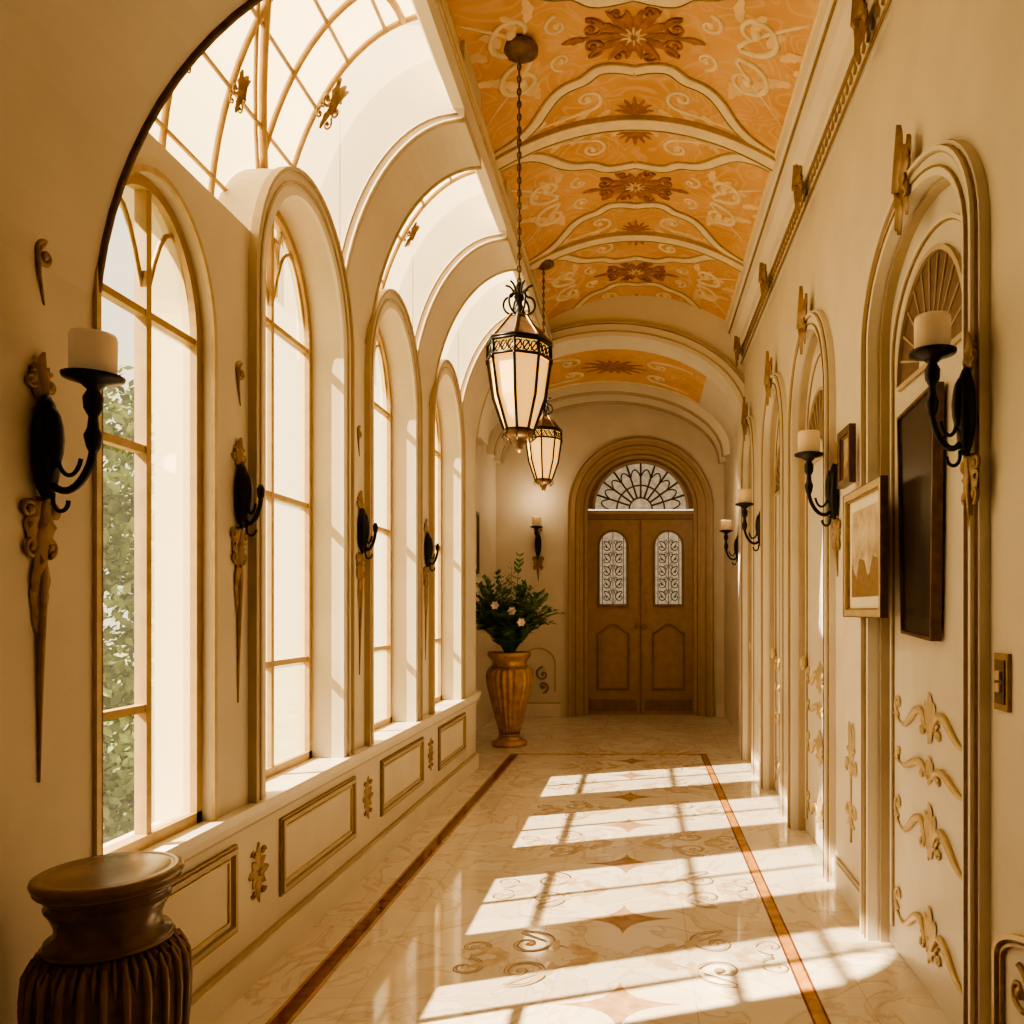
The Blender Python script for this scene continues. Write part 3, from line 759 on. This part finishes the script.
# ------------------------------------------------------------ pendant lanterns
def lantern(x, y, ztop, zbody, s):
    m = MB(Matrix.Translation((x, y, zbody)) @ Matrix.Scale(s, 4)); m.mat(BRONZE)
    H = (ztop-zbody)/s
    m.lathe([(.02, H-.06), (.05, H-.055), (.085, H-.035), (.105, H-.02), (.105, H-.001)], seg=28)
    z = H-.05; i = 0
    while z > .40:
        pts = [(.010*cos(t) if i % 2 else 0, 0 if i % 2 else .010*cos(t), z-.022+.022*sin(t)) for t in [2*pi*k/8 for k in range(8)]]
        m.tube(pts, .0042, 4, True); z -= .035; i += 1
    m.tube([(0, 0, H-.04), (0, 0, .36)], .0035, 5)
    n = 8
    m.mat(BLACK)
    m.lathe([(.012, .38), (.02, .36), (.012, .33), (.03, .30), (.016, .27), (.03, .22), (.05, .19), (.06, .18)], seg=16)
    for k in range(6):
        an = 2*pi*k/6; c, sn = cos(an), sin(an)
        p = bez((.02, .20), (.11, .20), (.10, .30), (.05, .30), 10)+bez((.05, .30), (.02, .31), (.03, .36), (.075, .365), 8)[1:]
        m.tube([(q[0]*c, q[0]*sn, q[1]) for q in p], .0065, 5)
    m.mat(BRONZE); m.lathe([(.045, .20), (.07, .17), (.11, .12), (.15, .07), (.172, .05), (.172, .03)], seg=8, smooth=False)
    m.mat(GOLD)
    for k in range(n):
        an = 2*pi*k/n; c, sn = cos(an), sin(an)
        m.tube([(q[0]*c, q[0]*sn, q[1]) for q in [(.05, .20), (.075, .17), (.115, .12), (.155, .07), (.176, .05)]], .006, 5)
    m.mat(OPAL); m.lathe([(.160, .028), (.165, -.05)], seg=8, smooth=False); m.lathe([(.163, -.055), (.135, -.26), (.075, -.44)], seg=8, smooth=False)
    m.mat(BLACK)
    for (r, z) in ((.176, .03), (.178, -.05), (.082, -.44), (.176, .045)):
        m.tube([(r*cos(2*pi*k/n), r*sin(2*pi*k/n), z) for k in range(n)], .009, 6, True)
    for k in range(n):
        an = 2*pi*k/n; c, sn = cos(an), sin(an)
        m.tube([(q[0]*c, q[0]*sn, q[1]) for q in [(.174, .03), (.176, -.05), (.145, -.26), (.082, -.44)]], .0085, 5)
        a2 = an+2*pi/n; A = Vector((.17*cos(an), .17*sin(an), 0)); B = Vector((.17*cos(a2), .17*sin(a2), 0))
        for j in range(3):
            C = A.lerp(B, (j+.5)/3); T = (B-A).normalized()
            m.tube([C+T*.018*cos(t)+Vector((0, 0, -.01+.026*sin(t))) for t in [2*pi*q/8 for q in range(8)]], .0045, 4, True)
            m.tube([C+T*-.018+Vector((0, 0, -.036)), C+T*.018+Vector((0, 0, .016))], .004, 4)
        m.tube([(.178*c, .178*sn, -.05), (.182*c, .182*sn, -.075)], [.010, .003], 5)
    m.mat(BRONZE); m.lathe([(.082, -.44), (.085, -.455), (.06, -.475), (.03, -.49), (.035, -.505), (.02, -.52), (.022, -.535), (.004, -.56)], seg=16)
    for k in range(8):
        an = 2*pi*k/8; c, sn = cos(an), sin(an); m.tube([(.08*c, .08*sn, -.445), (.095*c, .095*sn, -.475), (.07*c, .07*sn, -.50)], [.006, .006, .003], 5)
    o = m.obj("pendant_lantern")
    L = bpy.data.lights.new("lantern_bulb", 'POINT'); L.energy = 4*s; L.color = (1, .68, .35); L.shadow_soft_size = .05
    lo = bpy.data.objects.new("lantern_bulb", L); scene.collection.objects.link(lo); lo.parent = o
    lo.matrix_parent_inverse = Matrix.Identity(4); lo.location = Vector((x, y, zbody-.62*s))-o.location
lantern(-.675, 4.47, 4.50+rise(-.675), 2.95, 1.01)
lantern(-.85, 7.05, 4.50+rise(-.85), 3.05, .90)

# ------------------------------------------------------------ pedestal (foreground left)
m = MB(Matrix.Translation((-1.32, 1.99, 0)) @ Matrix.Diagonal((.92, .92, .965, 1)))
m.mat(WOODD)
m.lathe([(.15, 0), (.165, .01), (.165, .05), (.14, .07), (.12, .10), (.10, .14), (.105, .17), (.13, .20)], seg=64)
m.lathe([(.12, .20), (.15, .27), (.170, .38), (.182, .50), (.186, .58), (.184, .63), (.172, .675), (.15, .70), (.13, .705)], seg=144, flute=24, famp=.08)
m.lathe([(.13, .70), (.146, .706), (.150, .716), (.146, .726), (.130, .732), (.124, .745), (.124, .765), (.134, .79), (.146, .808), (.147, .814), (.137, .818), (.137, .826), (.150, .836), (.152, .846)], seg=64)
m.mat(WOODT); m.lathe([(.15, .845), (.166, .850), (.170, .856), (.163, .860), (.163, .864), (.174, .868), (.177, .876), (.174, .885), (.166, .889), (.152, .8885), (.148, .887), (.144, .8885), (.06, .8885), (.01, .8885)], seg=80)
m.lathe([(.142, .701), (.156, .709), (.142, .718)], seg=64)
for k in range(24):
    an = 2*pi*(k)/24; c, sn = cos(an), sin(an)
    m.tube([(r*c, r*sn, z) for r, z in ((.166, .69), (.184, .65), (.189, .59), (.186, .50), (.175, .38), (.155, .27))], [.006, .010, .010, .009, .006, .003], 6)
    a2 = an+pi/24; c, sn = cos(a2), sin(a2)
    m.tube([(r*c, r*sn, z) for r, z in ((.150, .70), (.174, .67), (.180, .62))], [.004, .008, .002], 5)
m.obj("pedestal_table")

# ------------------------------------------------------------ urn + plant
ux, uy = -1.46, 8.95
m = MB(Matrix.Translation((ux, uy, 0)))
m.mat(URN)
m.lathe([(.19, 0), (.20, .02), (.19, .05), (.14, .07), (.11, .10), (.115, .13)], seg=48)
m.lathe([(.105, .12), (.13, .22), (.17, .38), (.215, .56), (.245, .70), (.25, .78), (.235, .84), (.20, .88)], seg=128, flute=22, famp=.12)
m.lathe([(.18, .87), (.195, .90), (.19, .93), (.215, .97), (.24, 1.0), (.245, 1.03), (.235, 1.045), (.20, 1.04), (.19, 1.0)], seg=48)
m.mat(GOLD); m.lathe([(.19, .87), (.215, .885), (.19, .90)], seg=48); m.lathe([(.10, .10), (.128, .115), (.10, .13)], seg=48)
m.mat(SOIL); m.lathe([(.19, .99), (.10, 1.0), (.01, 1.0)], seg=24)
random.seed(3)
for k in range(125):
    an = random.uniform(0, 2*pi); tilt = random.uniform(.05, 1.0)**.6; L = random.uniform(.65, 1.25)*(1-.2*tilt)
    c, sn = cos(an), sin(an); pts = []
    for j in range(9):
        t = j/8; rr = .03+L*.60*tilt*t**1.05; zz = 1.0+L*(1.02*t-.52*tilt*t*t)
        pts.append(Vector((rr*c, rr*sn, zz)))
    m.mat(LEAF); m.tube(pts, [.006-.0005*j for j in range(9)], 4)
    side = Vector((-sn, c, 0))
    for j in range(2, 9):
        for sd in (1, -1):
            for sub in (0, .5):
                b = pts[j]-(pts[j]-pts[j-1])*sub; d = (side*sd*.8+(pts[j]-pts[j-1]).normalized()*.7+Vector((random.uniform(-.3, .3), random.uniform(-.3, .3), random.uniform(-.4, .2)))).normalized()
                l = random.uniform(.07, .13); w = d.cross(Vector((0, 0, 1))).normalized()*l*.24
                m.add([b, b+d*l*.5+w, b+d*l, b+d*l*.5-w+Vector((0, 0, .004))], [[0, 1, 2, 3]])
m.mat(FLOWER)
for (dx, dz_) in ((.10, 1.50), (.20, 1.38), (-.08, 1.56)):
    for k in range(6):
        an = 2*pi*k/6
        b = Vector((dx, -.44, dz_)); d = Vector((cos(an), -.5, sin(an)))*.05; w = Vector((-sin(an), 0, cos(an)))*.018
        m.add([b, b+d*.6+w, b+d, b+d*.6-w], [[0, 1, 2, 3]])
m.obj("potted_plant")

# ------------------------------------------------------------ outside garden
m = MB().mat(GROUND); m.box((-40, -15, -.6), (-2.3, 50, -.5)); m.obj("garden_ground")
m = MB().mat(LEAF2)
random.seed(11)
for (cx_, cy_, cz_, rx, ry, rz, n) in ((-5.6, 8.2, 1.0, 1.0, 1.5, 1.7, 5200), (-6.0, 8.0, 3.0, .9, 1.3, 1.5, 4000), (-5.2, 7.2, .2, .8, 1.0, .9, 2400)):
    for k in range(n):
        v = Vector((random.gauss(0, 1), random.gauss(0, 1), random.gauss(0, 1))).normalized()*random.uniform(.6, 1.05)
        p = Vector((cx_+v.x*rx, cy_+v.y*ry, max(-.48, cz_+v.z*rz)))
        a = Vector((random.uniform(-1, 1), random.uniform(-1, 1), random.uniform(-1, 1))).normalized(); b = a.orthogonal().normalized()
        l = random.uniform(.04, .09); m.add([p-a*l, p+b*l*.5, p+a*l, p-b*l*.5], [[0, 1, 2, 3]])
m.obj("garden_shrubs", recalc=False)

# ------------------------------------------------------------ light
S = bpy.data.lights.new("sun", 'SUN'); S.energy = 32; S.color = (1, .865, .62); S.angle = .016
so = bpy.data.objects.new("sun", S); scene.collection.objects.link(so)
so.rotation_euler = Vector((1, .34, -1.0)).to_track_quat('-Z', 'Y').to_euler(); so.location = (-6, 2, 9)
w = bpy.data.worlds.new("sky"); scene.world = w; w.use_nodes = True
bg = w.node_tree.nodes["Background"]; bg.inputs[0].default_value = (1, .865, .64, 1); bg.inputs[1].default_value = 1.8

cam = bpy.data.cameras.new("camera"); co = bpy.data.objects.new("camera", cam); scene.collection.objects.link(co)
co.location = (0, 0, 1.5); co.rotation_euler = (pi/2, 0, 0); cam.lens = 28.125; cam.sensor_width = 36
cam.shift_x = -.125; cam.shift_y = .0967; cam.clip_start = .05
scene.camera = co
